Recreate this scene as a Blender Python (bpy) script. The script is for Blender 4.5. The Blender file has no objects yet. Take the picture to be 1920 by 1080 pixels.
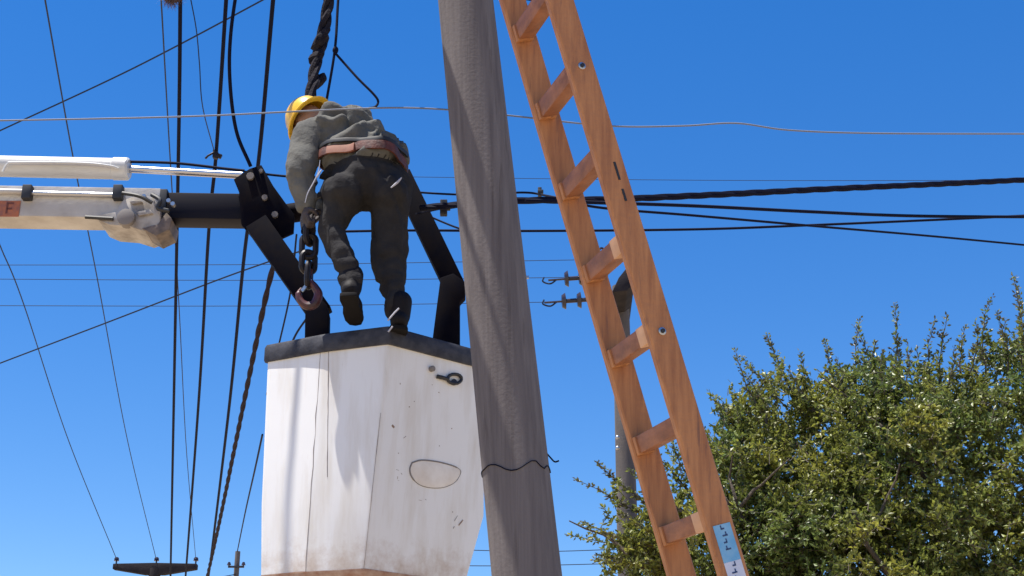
import bpy, bmesh, math, random
import numpy as np
from mathutils import Vector, Matrix, noise, Quaternion
R = math.radians
random.seed(7); rng = np.random.default_rng(7)
S = bpy.context.scene
COL = S.collection

# ------------------------------------------------------------------ camera
FPX = 2700.0                      # focal length in pixels of the 1920-wide photograph
PITCH = R(21.5)
CAM_H = 1.6
cd = bpy.data.cameras.new('camera'); cam = bpy.data.objects.new('camera', cd); COL.objects.link(cam)
cam.location = (0, 0, CAM_H); cam.rotation_euler = (math.pi/2 + PITCH, 0, 0)
cd.sensor_width = 36; cd.lens = FPX/1920*36; cd.clip_start = 0.1; cd.clip_end = 3000
S.camera = cam
S.render.resolution_x = 1024; S.render.resolution_y = 576

# ------------------------------------------------------------------ sky, sun, exposure
SUN_EL, SUN_AZ = R(73.5), R(78)     # azimuth measured to the left of "towards the camera"
sdir = Vector((-math.sin(SUN_AZ)*math.cos(SUN_EL), -math.cos(SUN_AZ)*math.cos(SUN_EL), math.sin(SUN_EL)))
w = bpy.data.worlds.new('World'); S.world = w; w.use_nodes = True
nt = w.node_tree; nt.nodes.clear()
sky = nt.nodes.new('ShaderNodeTexSky'); sky.sky_type = 'NISHITA'; sky.sun_disc = False
sky.sun_elevation = SUN_EL; sky.sun_rotation = math.atan2(sdir.x, sdir.y)
sky.altitude = 400; sky.air_density = 1.0; sky.dust_density = 0.0; sky.ozone_density = 2.0
hs = nt.nodes.new('ShaderNodeHueSaturation'); hs.inputs['Saturation'].default_value = 1.47; hs.inputs['Hue'].default_value = 0.511
bg = nt.nodes.new('ShaderNodeBackground'); bg.inputs['Strength'].default_value = 0.113
wo = nt.nodes.new('ShaderNodeOutputWorld')
gm = nt.nodes.new('ShaderNodeGamma'); gm.inputs[1].default_value = 0.9; nt.links.new(sky.outputs[0], gm.inputs[0]); nt.links.new(gm.outputs[0], hs.inputs['Color']); nt.links.new(hs.outputs[0], bg.inputs[0]); nt.links.new(bg.outputs[0], wo.inputs[0])
sl = bpy.data.lights.new('sun', 'SUN'); sl.energy = 5.0; sl.angle = R(0.53); sl.color = (1, 0.95, 0.87)
so = bpy.data.objects.new('sun', sl); COL.objects.link(so)
so.rotation_euler = (-sdir).to_track_quat('-Z', 'Y').to_euler(); so.location = (-5, 0, 20)
S.view_settings.view_transform = 'Standard'; S.view_settings.look = 'None'
S.view_settings.gamma = 1; S.view_settings.exposure = 0.9; S.view_settings.use_curve_mapping = False

# ------------------------------------------------------------------ helpers
FW = Vector((0, math.cos(PITCH), math.sin(PITCH))); UPV = Vector((0, -math.sin(PITCH), math.cos(PITCH)))
CAMP = Vector((0, 0, CAM_H))
def ray(px, py): return Vector((1, 0, 0))*((px-960)/FPX) + UPV*((540-py)/FPX) + FW
def P(px, py, Y):                 # where a line of sight meets the upright plane at distance Y
    d = ray(px, py); return CAMP + d*(Y/d.y)
def PZ(px, py, z):                # where it meets the level plane at height z
    d = ray(px, py); return CAMP + d*((z-CAM_H)/d.z)
def XYZ(px, Y, z):
    zd = Y*math.cos(PITCH) + (z-CAM_H)*math.sin(PITCH)
    return Vector(((px-960)/FPX*zd, Y, z))

def mat(name, col, rough=0.6, metal=0.0, col2=None, scale=8.0, stretch=(1, 1, 1), lo=0.35, hi=0.65, bump=0.0, bscale=40.0,
        spots=None, spot_scale=6.0, spot_lo=0.6, spot_hi=0.75, spec=0.5, coat=0.0, detail=6, island=0.0, transl=0.0):
    m = bpy.data.materials.new(name); m.use_nodes = True
    n = m.node_tree; b = n.nodes['Principled BSDF']
    b.inputs['Roughness'].default_value = rough; b.inputs['Metallic'].default_value = metal
    b.inputs['Specular IOR Level'].default_value = spec
    b.inputs['Coat Weight'].default_value = coat
    c = (*col, 1); b.inputs['Base Color'].default_value = c
    tc = n.nodes.new('ShaderNodeTexCoord'); mp = n.nodes.new('ShaderNodeMapping'); mp.inputs['Scale'].default_value = stretch
    n.links.new(tc.outputs['Object'], mp.inputs[0])
    last = None
    def mix(fac, a, bb):
        x = n.nodes.new('ShaderNodeMix'); x.data_type = 'RGBA'
        if isinstance(fac, float): x.inputs['Factor'].default_value = fac
        else: n.links.new(fac, x.inputs['Factor'])
        for k, v in ((6, a), (7, bb)):
            if isinstance(v, tuple): x.inputs[k].default_value = v
            else: n.links.new(v, x.inputs[k])
        return x.outputs[2]
    def noisefac(sc, l, h, vec, det=6, rgh=0.6):
        t = n.nodes.new('ShaderNodeTexNoise'); t.inputs['Scale'].default_value = sc; t.inputs['Detail'].default_value = det
        t.inputs['Roughness'].default_value = rgh; n.links.new(vec, t.inputs['Vector'])
        r = n.nodes.new('ShaderNodeMapRange'); r.inputs[1].default_value = l; r.inputs[2].default_value = h
        n.links.new(t.outputs[0], r.inputs[0]); return r.outputs[0]
    if col2:
        last = mix(noisefac(scale, lo, hi, mp.outputs[0], detail), c, (*col2, 1))
    if spots:
        last = mix(noisefac(spot_scale, spot_lo, spot_hi, mp.outputs[0]), last if last else c, (*spots, 1))
    if island:
        g = n.nodes.new('ShaderNodeNewGeometry'); h = n.nodes.new('ShaderNodeHueSaturation')
        r = n.nodes.new('ShaderNodeMapRange'); r.inputs[3].default_value = 1-island; r.inputs[4].default_value = 1+island
        n.links.new(g.outputs['Random Per Island'], r.inputs[0]); n.links.new(r.outputs[0], h.inputs['Value'])
        if last: n.links.new(last, h.inputs['Color'])
        else: h.inputs['Color'].default_value = c
        last = h.outputs[0]
    if last: n.links.new(last, b.inputs['Base Color'])
    if bump:
        t = n.nodes.new('ShaderNodeTexNoise'); t.inputs['Scale'].default_value = bscale; t.inputs['Detail'].default_value = 5
        n.links.new(tc.outputs['Object'], t.inputs['Vector'])
        bp = n.nodes.new('ShaderNodeBump'); bp.inputs['Strength'].default_value = bump; bp.inputs['Distance'].default_value = 0.02
        n.links.new(t.outputs[0], bp.inputs['Height']); n.links.new(bp.outputs[0], b.inputs['Normal'])
    if transl:
        tr = n.nodes.new('ShaderNodeBsdfTranslucent'); mx = n.nodes.new('ShaderNodeMixShader'); mx.inputs[0].default_value = transl
        if last: n.links.new(last, tr.inputs['Color'])
        n.links.new(b.outputs[0], mx.inputs[1]); n.links.new(tr.outputs[0], mx.inputs[2])
        n.links.new(mx.outputs[0], n.nodes['Material Output'].inputs['Surface'])
    m['tools'] = 0
    return m

class MB:
    def __init__(s): s.v = []; s.f = []
    def add(s, vs, fs):
        o = len(s.v); s.v += [Vector(x) for x in vs]; s.f += [tuple(i+o for i in q) for q in fs]; return s
    def box(s, c, ax, ay, az):    # centre and three half-extent vectors
        c, ax, ay, az = map(Vector, (c, ax, ay, az))
        vs = [c+ax*i+ay*j+az*k for i in (-1, 1) for j in (-1, 1) for k in (-1, 1)]
        return s.add(vs, [(0, 1, 3, 2), (4, 6, 7, 5), (0, 4, 5, 1), (2, 3, 7, 6), (0, 2, 6, 4), (1, 5, 7, 3)])
    def beam(s, a, b, side, hw, hh):   # box from a to b; side: rough width direction
        a, b = Vector(a), Vector(b); d = (b-a).normalized(); sd = Vector(side); sd = (sd - d*sd.dot(d)).normalized(); up = sd.cross(d)
        return s.box((a+b)/2, (b-a)/2, sd*hw, up*hh)
    def loft(s, rings, cap=True):
        n = len(rings[0]); vs = [p for r in rings for p in r]; fs = []
        for i in range(len(rings)-1):
            for j in range(n):
                k = (j+1) % n; fs.append((i*n+j, i*n+k, (i+1)*n+k, (i+1)*n+j))
        if cap: fs.append(tuple(range(n-1, -1, -1))); fs.append(tuple((len(rings)-1)*n+j for j in range(n)))
        return s.add(vs, fs)
    def tube(s, pts, r, seg=8, cap=True):
        pts = [Vector(p) for p in pts]; n = len(pts); rs = r if hasattr(r, '__len__') else [r]*n
        t0 = (pts[1]-pts[0]).normalized(); u = t0.orthogonal().normalized(); rings = []
        for i in range(n):
            t = (pts[min(i+1, n-1)]-pts[max(i-1, 0)]).normalized()
            u = (u - t*u.dot(t)).normalized(); v = t.cross(u)
            rings.append([pts[i]+(u*math.cos(2*math.pi*k/seg)+v*math.sin(2*math.pi*k/seg))*rs[i] for k in range(seg)])
        return s.loft(rings, cap)
    def ball(s, c, a, b=None, d=None, nu=14, nv=9):   # ellipsoid; a,b,d vectors or a scalar radius
        if b is None: a, b, d = Vector((a, 0, 0)), Vector((0, a, 0)), Vector((0, 0, a))
        c = Vector(c); rings = []
        for i in range(1, nv):
            th = math.pi*i/nv
            rings.append([c+(a*math.cos(2*math.pi*k/nu)+b*math.sin(2*math.pi*k/nu))*math.sin(th)-d*math.cos(th) for k in range(nu)])
        o = len(s.v); s.loft(rings, cap=False)
        s.v += [c-d, c+d]; i0 = len(s.v)-2; last = o+(nv-2)*nu
        for k in range(nu):
            s.f.append((i0, o+(k+1) % nu, o+k)); s.f.append((i0+1, last+k, last+(k+1) % nu))
        return s
    def capsule(s, a, b, ra, rb):
        s.tube([a, b], [ra, rb], 14); s.ball(a, ra*1.0); s.ball(b, rb*1.0); return s
    def prism(s, poly, depth):     # poly: 3D points of one face, depth: extrusion vector
        d = Vector(depth); return s.loft([[Vector(p) for p in poly], [Vector(p)+d for p in poly]])
    def build(s, name, m, root=None, parent=None, smooth=True, angle=35, bevel=0):
        me = bpy.data.meshes.new(name); off = root.location if root else Vector((0, 0, 0))
        me.from_pydata([tuple(v-off) for v in s.v], [], s.f)
        for x in (m if isinstance(m, (list, tuple)) else [m]): me.materials.append(x)
        bm = bmesh.new(); bm.from_mesh(me); bmesh.ops.recalc_face_normals(bm, faces=bm.faces)
        if bevel:
            es = [e for e in bm.edges if len(e.link_faces) == 2 and e.calc_face_angle(0) > R(30)]
            bmesh.ops.bevel(bm, geom=es, offset=bevel, segments=2, affect='EDGES', profile=0.6, clamp_overlap=True)
        bm.to_mesh(me); bm.free()
        if smooth: me.shade_smooth(); me.set_sharp_from_angle(angle=R(angle))
        o = bpy.data.objects.new(name, me); COL.objects.link(o)
        if parent: o.parent = parent
        elif root: o.parent = root
        return o

def thing(name, label, cat, loc, group=None):
    o = bpy.data.objects.new(name, None); COL.objects.link(o); o.location = loc; o.empty_display_size = 0.2
    return tag(o, label, cat, group)
def tag(o, label, cat, group=None):
    o['label'] = label; o['category'] = cat
    if group: o['group'] = group
    return o
def spline(pts, n=10):            # Catmull-Rom through the points
    p = [Vector(x) for x in pts]; p = [p[0]*2-p[1]] + p + [p[-1]*2-p[-2]]; out = []
    for i in range(1, len(p)-2):
        for k in range(n):
            t = k/n; a, b, c, d = p[i-1], p[i], p[i+1], p[i+2]
            out.append(0.5*((2*b)+(c-a)*t+(2*a-5*b+4*c-d)*t*t+(3*b-a-3*c+d)*t**3))
    out.append(p[-2]); return out

# ------------------------------------------------------------------ materials
M = dict(
 ground=mat('ground', (.38, .29, .195), .95, col2=(.31, .235, .15), scale=.6, bump=.4, bscale=20),
 concrete=mat('pole_concrete', (.19, .167, .16), .92, col2=(.105, .09, .09), scale=4.0, stretch=(7.0, 7.0, .16), lo=.24, hi=.76, bump=.10, bscale=55, detail=9,
              spots=(.09, .075, .07), spot_scale=4.5, spot_lo=.58, spot_hi=.74, spec=.2),
 concrete_far=mat('far_concrete', (.13, .11, .10), .9, col2=(.08, .07, .066), scale=3, stretch=(2, 2, .4), bump=.2),
 concrete_dark=mat('dark_concrete', (.035, .03, .032), .9, col2=(.02, .018, .022), scale=4, bump=.2, spec=.15),
 wood=mat('ladder_wood', (.48, .21, .078), .62, col2=(.32, .125, .046), scale=5, stretch=(9, 9, .7), lo=.34, hi=.66, bump=.12, bscale=45, spots=(.17, .075, .045), spot_scale=7, spot_lo=.58, spot_hi=.78, detail=9),
 wood_rung=mat('rung_wood', (.30, .115, .052), .6, col2=(.18, .065, .032), scale=6, stretch=(2, 2, 5), bump=.1, bscale=40),
 wood_sun_patch=mat('sun_patch_wood', (.60, .34, .19), .6, col2=(.5, .27, .14), scale=12),  # sunlight painted as a paler wood on some rung ends
 white=mat('bucket_gelcoat', (.80, .79, .77), .5, col2=(.60, .54, .45), scale=2.6, stretch=(3.5, 3.5, .45), lo=.46, hi=.86, bump=.05, bscale=6, spec=.4, spots=(.52, .45, .36), spot_scale=5, spot_lo=.66, spot_hi=.86, detail=9),
 dirt=mat('grime', (.40, .30, .22), .8, col2=(.2, .12, .08), scale=30),
 rust=mat('rust_stain', (.33, .16, .09), .8, col2=(.50, .35, .25), scale=25, lo=.3, hi=.7),
 scuff=mat('scuff', (.20, .18, .17), .8), seam=mat('seam_dirt', (.42, .37, .33), .8, col2=(.25, .21, .19), scale=12),
 pad=mat('rim_vinyl', (.06, .06, .07), .6, spec=.25, col2=(.026, .026, .034), scale=14, bump=.2, bscale=25),
 beige=mat('step_beige', (.80, .75, .68), .6, col2=(.68, .61, .53), scale=9),
 black=mat('black_rubber', (.02, .02, .022), .55),
 cable=mat('cable_sheath', (.004, .005, .018), .75, spec=.12),
 cable_thin=mat('weathered_wire', (.02, .03, .055), .7, spec=.2),
 cable_pale=mat('pale_wire', (.17, .19, .24), .6, spec=.3),
 cable_brown=mat('brown_cable', (.022, .012, .02), .8, col2=(.008, .006, .014), scale=30, spec=.15),
 steel_dark=mat('yoke_paint', (.003, .003, .008), .75, col2=(.008, .006, .008), scale=12, spec=.05),
 steel_black=mat('inner_boom_paint', (.004, .004, .011), .55, col2=(.012, .009, .012), scale=6, stretch=(.4, 3, 3), spec=.15),
 boom_grey=mat('boom_paint', (.55, .53, .50), .55, col2=(.40, .37, .34), scale=4, bump=.08, spots=(.26, .22, .19), spot_scale=5, spot_lo=.6, spot_hi=.8),
 boom_white=mat('cylinder_paint', (.66, .65, .62), .35, col2=(.52, .50, .46), scale=3, stretch=(.5, 2, 2), bump=.05, spots=(.35, .31, .27), spot_scale=9, spot_lo=.64, spot_hi=.8),
 knuckle=mat('greasy_casting', (.42, .39, .36), .55, col2=(.16, .135, .12), scale=7, bump=.06, bscale=20, lo=.4, hi=.66),
 grease=mat('greasy_brown', (.20, .15, .12), .6, col2=(.07, .055, .05), scale=14), chrome=mat('chrome', (.5, .5, .53), .3, metal=1),
 bolt=mat('bolt_steel', (.45, .45, .46), .35, metal=.9),
 orange=mat('orange_decal', (.46, .14, .05), .6, col2=(.26, .10, .07), scale=30),
 orange_mark=mat('decal_print', (.15, .045, .03), .7),
 jacket=mat('jacket_cloth', (.145, .141, .126), .92, col2=(.092, .09, .084), scale=7, bump=.25, bscale=60, spec=.15),
 trouser=mat('trouser_cloth', (.038, .036, .036), .95, col2=(.025, .024, .026), scale=8, bump=.25, bscale=60, spec=.1),
 skin=mat('skin', (.34, .19, .13), .55),
 hair=mat('hair', (.02, .015, .012), .7),
 helmet=mat('helmet_plastic', (.85, .52, .03), .3, col2=(.72, .40, .025), scale=12, coat=.2),
 leather=mat('belt_leather', (.13, .034, .02), .65, col2=(.055, .02, .018), scale=16, bump=.2),
 leather_pale=mat('belt_pad', (.34, .15, .09), .65, col2=(.24, .09, .06), scale=14),
 boot=mat('boot_leather', (.010, .008, .009), .7, bump=.15, spec=.2),
 sole=mat('boot_sole', (.010, .009, .009), .85, spec=.15),
 glove=mat('glove', (.06, .045, .045), .8, col2=(.03, .026, .03), scale=30),
 pale_strip=mat('strip_and_highlight', (.42, .42, .48), .8),  # strap ends, boot strips and the painted hip highlight
 hook=mat('hook_red', (.10, .022, .02), .45, col2=(.03, .012, .014), scale=20),
 chain=mat('chain_steel', (.018, .015, .018), .5, metal=.2, spec=.3),
 sling=mat('sling_rope', (.007, .007, .014), .9, spec=.1, bump=.6, bscale=60, col2=(.03, .026, .03), scale=20),
 porcelain=mat('insulator_glaze', (.03, .022, .03), .25),
 bark=mat('bark', (.10, .075, .055), .9, col2=(.05, .04, .03), scale=10, stretch=(3, 3, .6), bump=.5),
 leaf=mat('leaf', (.25, .25, .042), .42, col2=(.12, .165, .04), scale=.9, lo=.38, hi=.6, island=.5, transl=.42, spec=.5),
 leaf_young=mat('young_leaf', (.10, .12, .042), .5, col2=(.105, .08, .05), scale=2, island=.4, transl=.25),
 tuft=mat('air_plant', (.12, .075, .07), .9, island=.5),
 sticker_blue=mat('sticker_blue', (.10, .35, .62), .5, col2=(.22, .45, .66), scale=18),
 sticker_white=mat('sticker_white', (.62, .64, .74), .5, col2=(.5, .56, .7), scale=14),
 print=mat('sticker_print', (.03, .06, .16), .6),
)

# ------------------------------------------------------------------ ground
g = MB(); g.add([(-600, -600, 0), (600, -600, 0), (600, 1500, 0), (-600, 1500, 0)], [(0, 1, 2, 3)])
go = g.build('ground', M['ground'], smooth=False); go['kind'] = 'structure'

# ------------------------------------------------------------------ the leaning concrete pole
pa, pb = P(988, 1080, 6.55), P(873, 0, 6.55); ax = (pb-pa).normalized()
base = pa - ax*(pa.z/ax.z); top = base + ax*(8.9/ax.z)
pole = thing('concrete_pole', 'thick leaning grey concrete utility pole between the white bucket and the wooden ladder', 'pole', base)
def pole_r(t): return 0.172 - 0.0045*t     # metres along the shaft
L = (top-base).length; rings = []
px_, py_ = ax.orthogonal().normalized(), None; py_ = ax.cross(px_)
for i in range(61):
    t = L*i/60; rr = pole_r(t)*(1+0.003*noise.noise((t*1.5, 3, 1)))
    c = base+ax*t
    rings.append([c+(px_*math.cos(2*math.pi*k/40)+py_*math.sin(2*math.pi*k/40))*rr for k in range(40)])
b = MB(); b.loft(rings); b.build('shaft', M['concrete'], pole)
def pole_axis_at(z): return base+ax*((z-base.z)/ax.z)
def ring_pts(z, dz, amp, r_extra, a0=0, a1=360, n=40):
    out = []
    for k in range(n+1):
        a = R(a0+(a1-a0)*k/n); zz = z + dz*math.sin(a)+amp*noise.noise((math.cos(a)*2, math.sin(a)*2, z))
        c = pole_axis_at(zz); t = (zz-base.z)/ax.z
        out.append(c+Vector((math.cos(a), math.sin(a), 0))*(pole_r(t)*1.012+r_extra))
    return out
zt = P(930, 865, 6.4).z
b = MB(); b.tube(ring_pts(zt, .02, .055, .0015), .0028, 6); b.build('tie_wire', M['cable'], pole)
b = MB(); e = P(1032, 858, 6.55); b.tube(spline([e+Vector((-.03, -.02, .03)), e, e+Vector((.02, 0, -.02)), e+Vector((.04, 0, -.015))], 5), .004, 6); b.build('tie_wire', M['cable'], pole)
b = MB(); e = P(987, 520, 6.55); b.box(e, (.012, 0, 0), (0, .008, 0), (0, 0, .006)); b.build('bolt', M['bolt'], pole)
# unseen crossarms above the picture, added to band the shaft with shadow
for z, ln, dx, hw in ((8.4, 2.0, -.26, .06), (6.42, .75, -.66, .06), (6.42, .75, -.36, .035)):
    c = pole_axis_at(z); b = MB(); b.beam(c+Vector((dx, -ln, 0)), c+Vector((dx, ln, 0)), (1, 0, 0), hw, .06); b.build('crossarm', M['concrete_far'], pole, bevel=.01)
    b = MB(); b.beam(c+Vector((-.12, .20, 0)), c+Vector((dx, .20, 0)), (0, 1, 0), .03, .02); b.build('added_arm_bracket', M['bolt'], pole)
c = pole_axis_at(6.42); b = MB(); b.tube([c+Vector((-.50, -.7, .05)), c+Vector((-.50, .7, .05))], .014, 8); b.build('shadow_pipe', M['bolt'], pole)  # unseen pipe added to cast a thin shadow band on the shaft

# ------------------------------------------------------------------ the wooden ladder
lb = P(1278, 1080, 4.72); lt = P(955, -20, 4.45); U = (lt-lb).normalized()
Rv = Vector((.098, -.30, 0)); Rv.z = -(Rv.x*U.x+Rv.y*U.y)/U.z
Rv = (Rv - U*Rv.dot(U)); LW = 0.315; Rv.normalize(); N = U.cross(Rv)
lroot = lb - U*(lb.z/U.z)
lad = thing('wooden_ladder', 'tall brown wooden ladder with flat rungs leaning beside the concrete pole', 'ladder', lroot)
LT = 7.2
def rail(c0):
    b = MB(); segs = 24
    rings = []
    for i in range(segs+1):
        c = c0+U*(LT*i/segs) + N*(.002*noise.noise((i*.7, c0.x, 0)))
        hn, hr, q = .047, .016, .005
        prof = [(-hn+q, -hr), (hn-q, -hr), (hn, -hr+q), (hn, hr-q), (hn-q, hr), (-hn+q, hr), (-hn, hr-q), (-hn, -hr+q)]
        rings.append([c+N*x+Rv*y for x, y in prof])
    b.loft(rings); return b
rail(lroot).build('rail', M['wood'], lad)
rr_ = lroot+Rv*(LW+.032)
rail(rr_).build('rail', M['wood'], lad)
# a planted groove strip along the near rail
def t_at(py, b0=None):            # distance along a rail whose sight line has this pixel row
    b0 = b0 or lroot; lo_, hi_ = 0.0, 9.0
    for _ in range(40):
        m_ = (lo_+hi_)/2; v = b0+U*m_-CAMP; yy = 540-FPX*v.dot(UPV)/v.dot(FW)
        if yy > py: lo_ = m_
        else: hi_ = m_
    return lo_
t_first = t_at(1002); SP = (t_at(212)-t_first)/5
for k in range(-7, 9):
    t = t_first+SP*k
    if t < .25 or t > LT-.1: continue
    c = lroot+U*t+Rv*(.016+LW/2)-N*.006
    b = MB(); b.box(c, Rv*(LW/2-.0005), N*.030, U*.029); b.build('rung', M['wood_rung'], lad, bevel=.004)
    # wedge block at the left end; pale right-end boxes are painted sun patches
    for s, m in ((0, 'wood'), (1, 'wood_sun_patch')):
        if s == 1 and k not in (0, 2, 3): continue
        wl = .011 if s == 0 else .032
        cc = lroot+U*(t-.002)+Rv*(.0165+(wl if s == 0 else LW-wl-.001))-N*.010
        b = MB(); b.box(cc, Rv*wl, N*.0315, U*.0315); b.build('rung_block_or_sun_patch', M[m], lad, bevel=.003)
# metal rod ends on the near rail, notches and the paper sticker
for (px, py) in ((1088, 128), (1247, 624)):
    t = t_at(py, rr_); c = rr_+U*t+Rv*.0162
    b = MB(); b.tube([c-Rv*.004, c+Rv*.003, c+Rv*.004], [.013, .013, .011], 20); nutw = b.build('washer', M['bolt'], lad)
    b = MB(); b.tube([c+Rv*.0042, c+Rv*.011], [.008, .007], 6); b.build('rod_end', M['black'], lad)
for (px, py, h) in ((1157, 325, .045), (1172, 370, .03)):
    t = t_at(py, rr_); c = rr_+U*t+Rv*.0166+N*.012
    b = MB(); b.box(c, N*.004, U*h*.7, Rv*.0012); b.build('slot', M['black'], lad)
t1 = t_at(985, rr_)
for off, ln, m in ((0, .115, 'sticker_blue'), (.1152, .19, 'sticker_white')):
    c = rr_+U*(t1-off-ln/2)+Rv*.0172+N*.002; b = MB(); b.box(c, N*.030, U*ln/2, Rv*.0008); st = b.build('sticker', M[m], lad)
for i in range(11):
    tt = t1-.014-.021*i-(.03 if i > 3 else 0)
    c = rr_+U*tt+Rv*.0185+N*(.001+.003*math.sin(i*2.1)); b = MB()
    b.box(c, N*(.006+.003*(i % 2)), U*.0025, Rv*.0004); b.box(c+U*.005+N*.004*(1 if i % 3 else -1), N*.002, U*.006, Rv*.0004); b.build('print_mark', M['print'], lad)

# ------------------------------------------------------------------ the bucket lift
Nt = P(728, 642, 7.2); z_top = Nt.z
Nb = P(682, 1068, 7.27); z_bot = Nb.z
z_mid = P(697, 930, 7.245).z
def ringset(pts, z):
    pts = [Vector((p.x, p.y, z)) for p in pts]; return pts
tp = [PZ(500, 676, z_top), PZ(601, 658, z_top), PZ(616, 655.5, z_top), Nt, PZ(912, 690, z_top)]
mp_ = [XYZ(488, 7.45, z_mid), XYZ(582, 7.33, z_mid), XYZ(613, 7.305, z_mid), XYZ(697, 7.235, z_mid), XYZ(909, 7.50, z_mid)]
bp_ = [XYZ(487, 7.44, z_bot), XYZ(572, 7.34, z_bot), XYZ(613, 7.31, z_bot), Nb, XYZ(872, 7.46, z_bot)]
def on_plane(p0, p1, p2, px, z):   # slide along depth until the point lies in the plane of the side
    n = (p1-p0).cross(p2-p0); a_, c_ = 6.5, 9.0
    f = lambda Y: (XYZ(px, Y, z)-p0).dot(n)
    for _ in range(60):
        m_ = (a_+c_)/2
        if f(a_)*f(m_) <= 0: c_ = m_
        else: a_ = m_
    return XYZ(px, a_, z)
mp_[4] = on_plane(tp[3], tp[4], mp_[3], 909, z_mid)
bp_[4] = on_plane(tp[3], tp[4], mp_[3], 874, z_bot)
def closep(p):
    l, a, a2, n, r = p; bk = l+r-n; d1 = (bk-r)*.12; d2 = (bk-l)*.12
    return [l, a, a2, n, r, bk-d1*.9, bk-d2*.9]
tp, mp_, bp_ = closep(tp), closep(mp_), closep(bp_)
def rounded(poly, rad):
    out = []; n = len(poly)
    for i in range(n):
        p, a, c = poly[i], poly[i-1], poly[(i+1) % n]; u = (a-p); v = (c-p)
        ru = min(rad, u.length*.3); rv = min(rad, v.length*.3)
        p0, p1 = p+u.normalized()*ru, p+v.normalized()*rv
        for t in (0, .33, .67, 1): out.append((1-t)**2*p0+2*t*(1-t)*p+t*t*p1)
    return out
def inset(poly, d):
    c = sum(poly, Vector())/len(poly); return [c+(p-c)*((p-c).length-d)/(p-c).length for p in poly]
lift = thing('bucket_lift', 'white fibreglass work bucket on a black and pale grey hydraulic boom arm', 'bucket lift', Vector((-1.2, 8, 0)))
rt, rm, rb = (rounded(p, .016) for p in (tp, mp_, bp_))
rbl = [p+Vector((0, 0, -.03)) for p in inset(rb, .03)]
b = MB(); itop = inset(rt, .025); ibot = [p+Vector((0, 0, .05)) for p in inset(rb, .03)]
imid = inset(rm, .025)
mids = []
def lerp(r0, r1, t): return [a.lerp(c, t) for a, c in zip(r0, r1)]
b.loft([rbl, rb, lerp(rb, rm, .5), rm, lerp(rm, rt, .33), lerp(rm, rt, .66), rt, itop, imid, ibot])
bucket = b.build('bucket', M['white'], lift, angle=9); bucket['label'] = 'stained white fibreglass bucket with folded seams'
_n = M['white'].node_tree; _b = _n.nodes['Principled BSDF']; _src = _b.inputs['Base Color'].links[0].from_socket
_tc = _n.nodes.new('ShaderNodeTexCoord'); _sx = _n.nodes.new('ShaderNodeSeparateXYZ'); _n.links.new(_tc.outputs['Object'], _sx.inputs[0])
_mr = _n.nodes.new('ShaderNodeMapRange'); _mr.inputs[1].default_value = z_bot+.42; _mr.inputs[2].default_value = z_bot-.02; _n.links.new(_sx.outputs[2], _mr.inputs[0])
_ns = _n.nodes.new('ShaderNodeTexNoise'); _ns.inputs['Scale'].default_value = 9; _ns.inputs['Detail'].default_value = 8; _ns.inputs['Roughness'].default_value = .7; _n.links.new(_tc.outputs['Object'], _ns.inputs['Vector'])
_m1 = _n.nodes.new('ShaderNodeMath'); _m1.operation = 'MULTIPLY'; _n.links.new(_mr.outputs[0], _m1.inputs[0]); _n.links.new(_ns.outputs[0], _m1.inputs[1])
_m2 = _n.nodes.new('ShaderNodeMapRange'); _m2.inputs[1].default_value = .28; _m2.inputs[2].default_value = .62; _m2.inputs[4].default_value = .8; _n.links.new(_m1.outputs[0], _m2.inputs[0])
_mx = _n.nodes.new('ShaderNodeMix'); _mx.data_type = 'RGBA'; _n.links.new(_m2.outputs[0], _mx.inputs['Factor']); _n.links.new(_src, _mx.inputs[6]); _mx.inputs[7].default_value = (.44, .31, .21, 1)
_n.links.new(_mx.outputs[2], _b.inputs['Base Color'])
# rim pad
prof = [(.016, -.012), (.022, .0), (.022, .07), (.012, .088), (-.02, .092), (-.045, .08), (-.05, .0), (-.03, -.01)]
rp = []
for o_, h in prof: rp.append([p+Vector((0, 0, h)) for p in inset(rt, -o_)])
rp.append(rp[0])
b = MB(); b.loft(rp, cap=False); b.build('rim_pad', M['pad'], lift, bucket, angle=50)
# faces as frames for details
def on_face(pa_, pb_, pc_, px, py, out=.0):
    n = (pb_-pa_).cross(pc_-pa_).normalized()
    if n.y > 0: n = -n
    d = ray(px, py); t = (pa_-CAMP).dot(n)/d.dot(n); return CAMP+d*t+n*out, n
def strip(name, m, face, pts, wid, out=.0006, thick=.0006, parent=None):
    b = MB()
    for (q0, q1), wd in zip(zip(pts[:-1], pts[1:]), wid):
        a_, n = on_face(*face, *q0, out); c_, _ = on_face(*face, *q1, out)
        b.beam(a_, c_, n.cross(c_-a_), wd, thick)
    return b.build(name, m, lift, parent or bucket)
FR = (tp[3], tp[4], mp_[3]); FRB = (mp_[3], mp_[4], bp_[3]); FL = (tp[2], tp[3], mp_[3]); FLL = (tp[0], tp[1], mp_[0])
# seam lines in the folded left side
for i0, i1, m in ((1, 1, 'scuff'),):
    pass
def edge_line(i, t0, t1, wd, m, jitter=.0):
    b = MB(); pts = []
    for k in range(15):
        t = t0+(t1-t0)*k/14
        q = tp[i].lerp(mp_[i], t/.64) if t < .64 else mp_[i].lerp(bp_[i], (t-.64)/.36)
        pts.append(q+Vector((-.35, -.93, 0))*.0005+Vector((jitter*noise.noise((k*.9, i, 2)), 0, 0)))
    b.tube(pts, [wd*(.5+.7*abs(noise.noise((k*.8, i, 5)))) for k in range(15)], 6); return b.build('seam', m, lift, bucket)
edge_line(1, .0, 1, .0026, M['seam'], .006); edge_line(2, .0, .55, .003, M['seam'], .003); edge_line(3, .3, 1.0, .0026, M['seam'])
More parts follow.
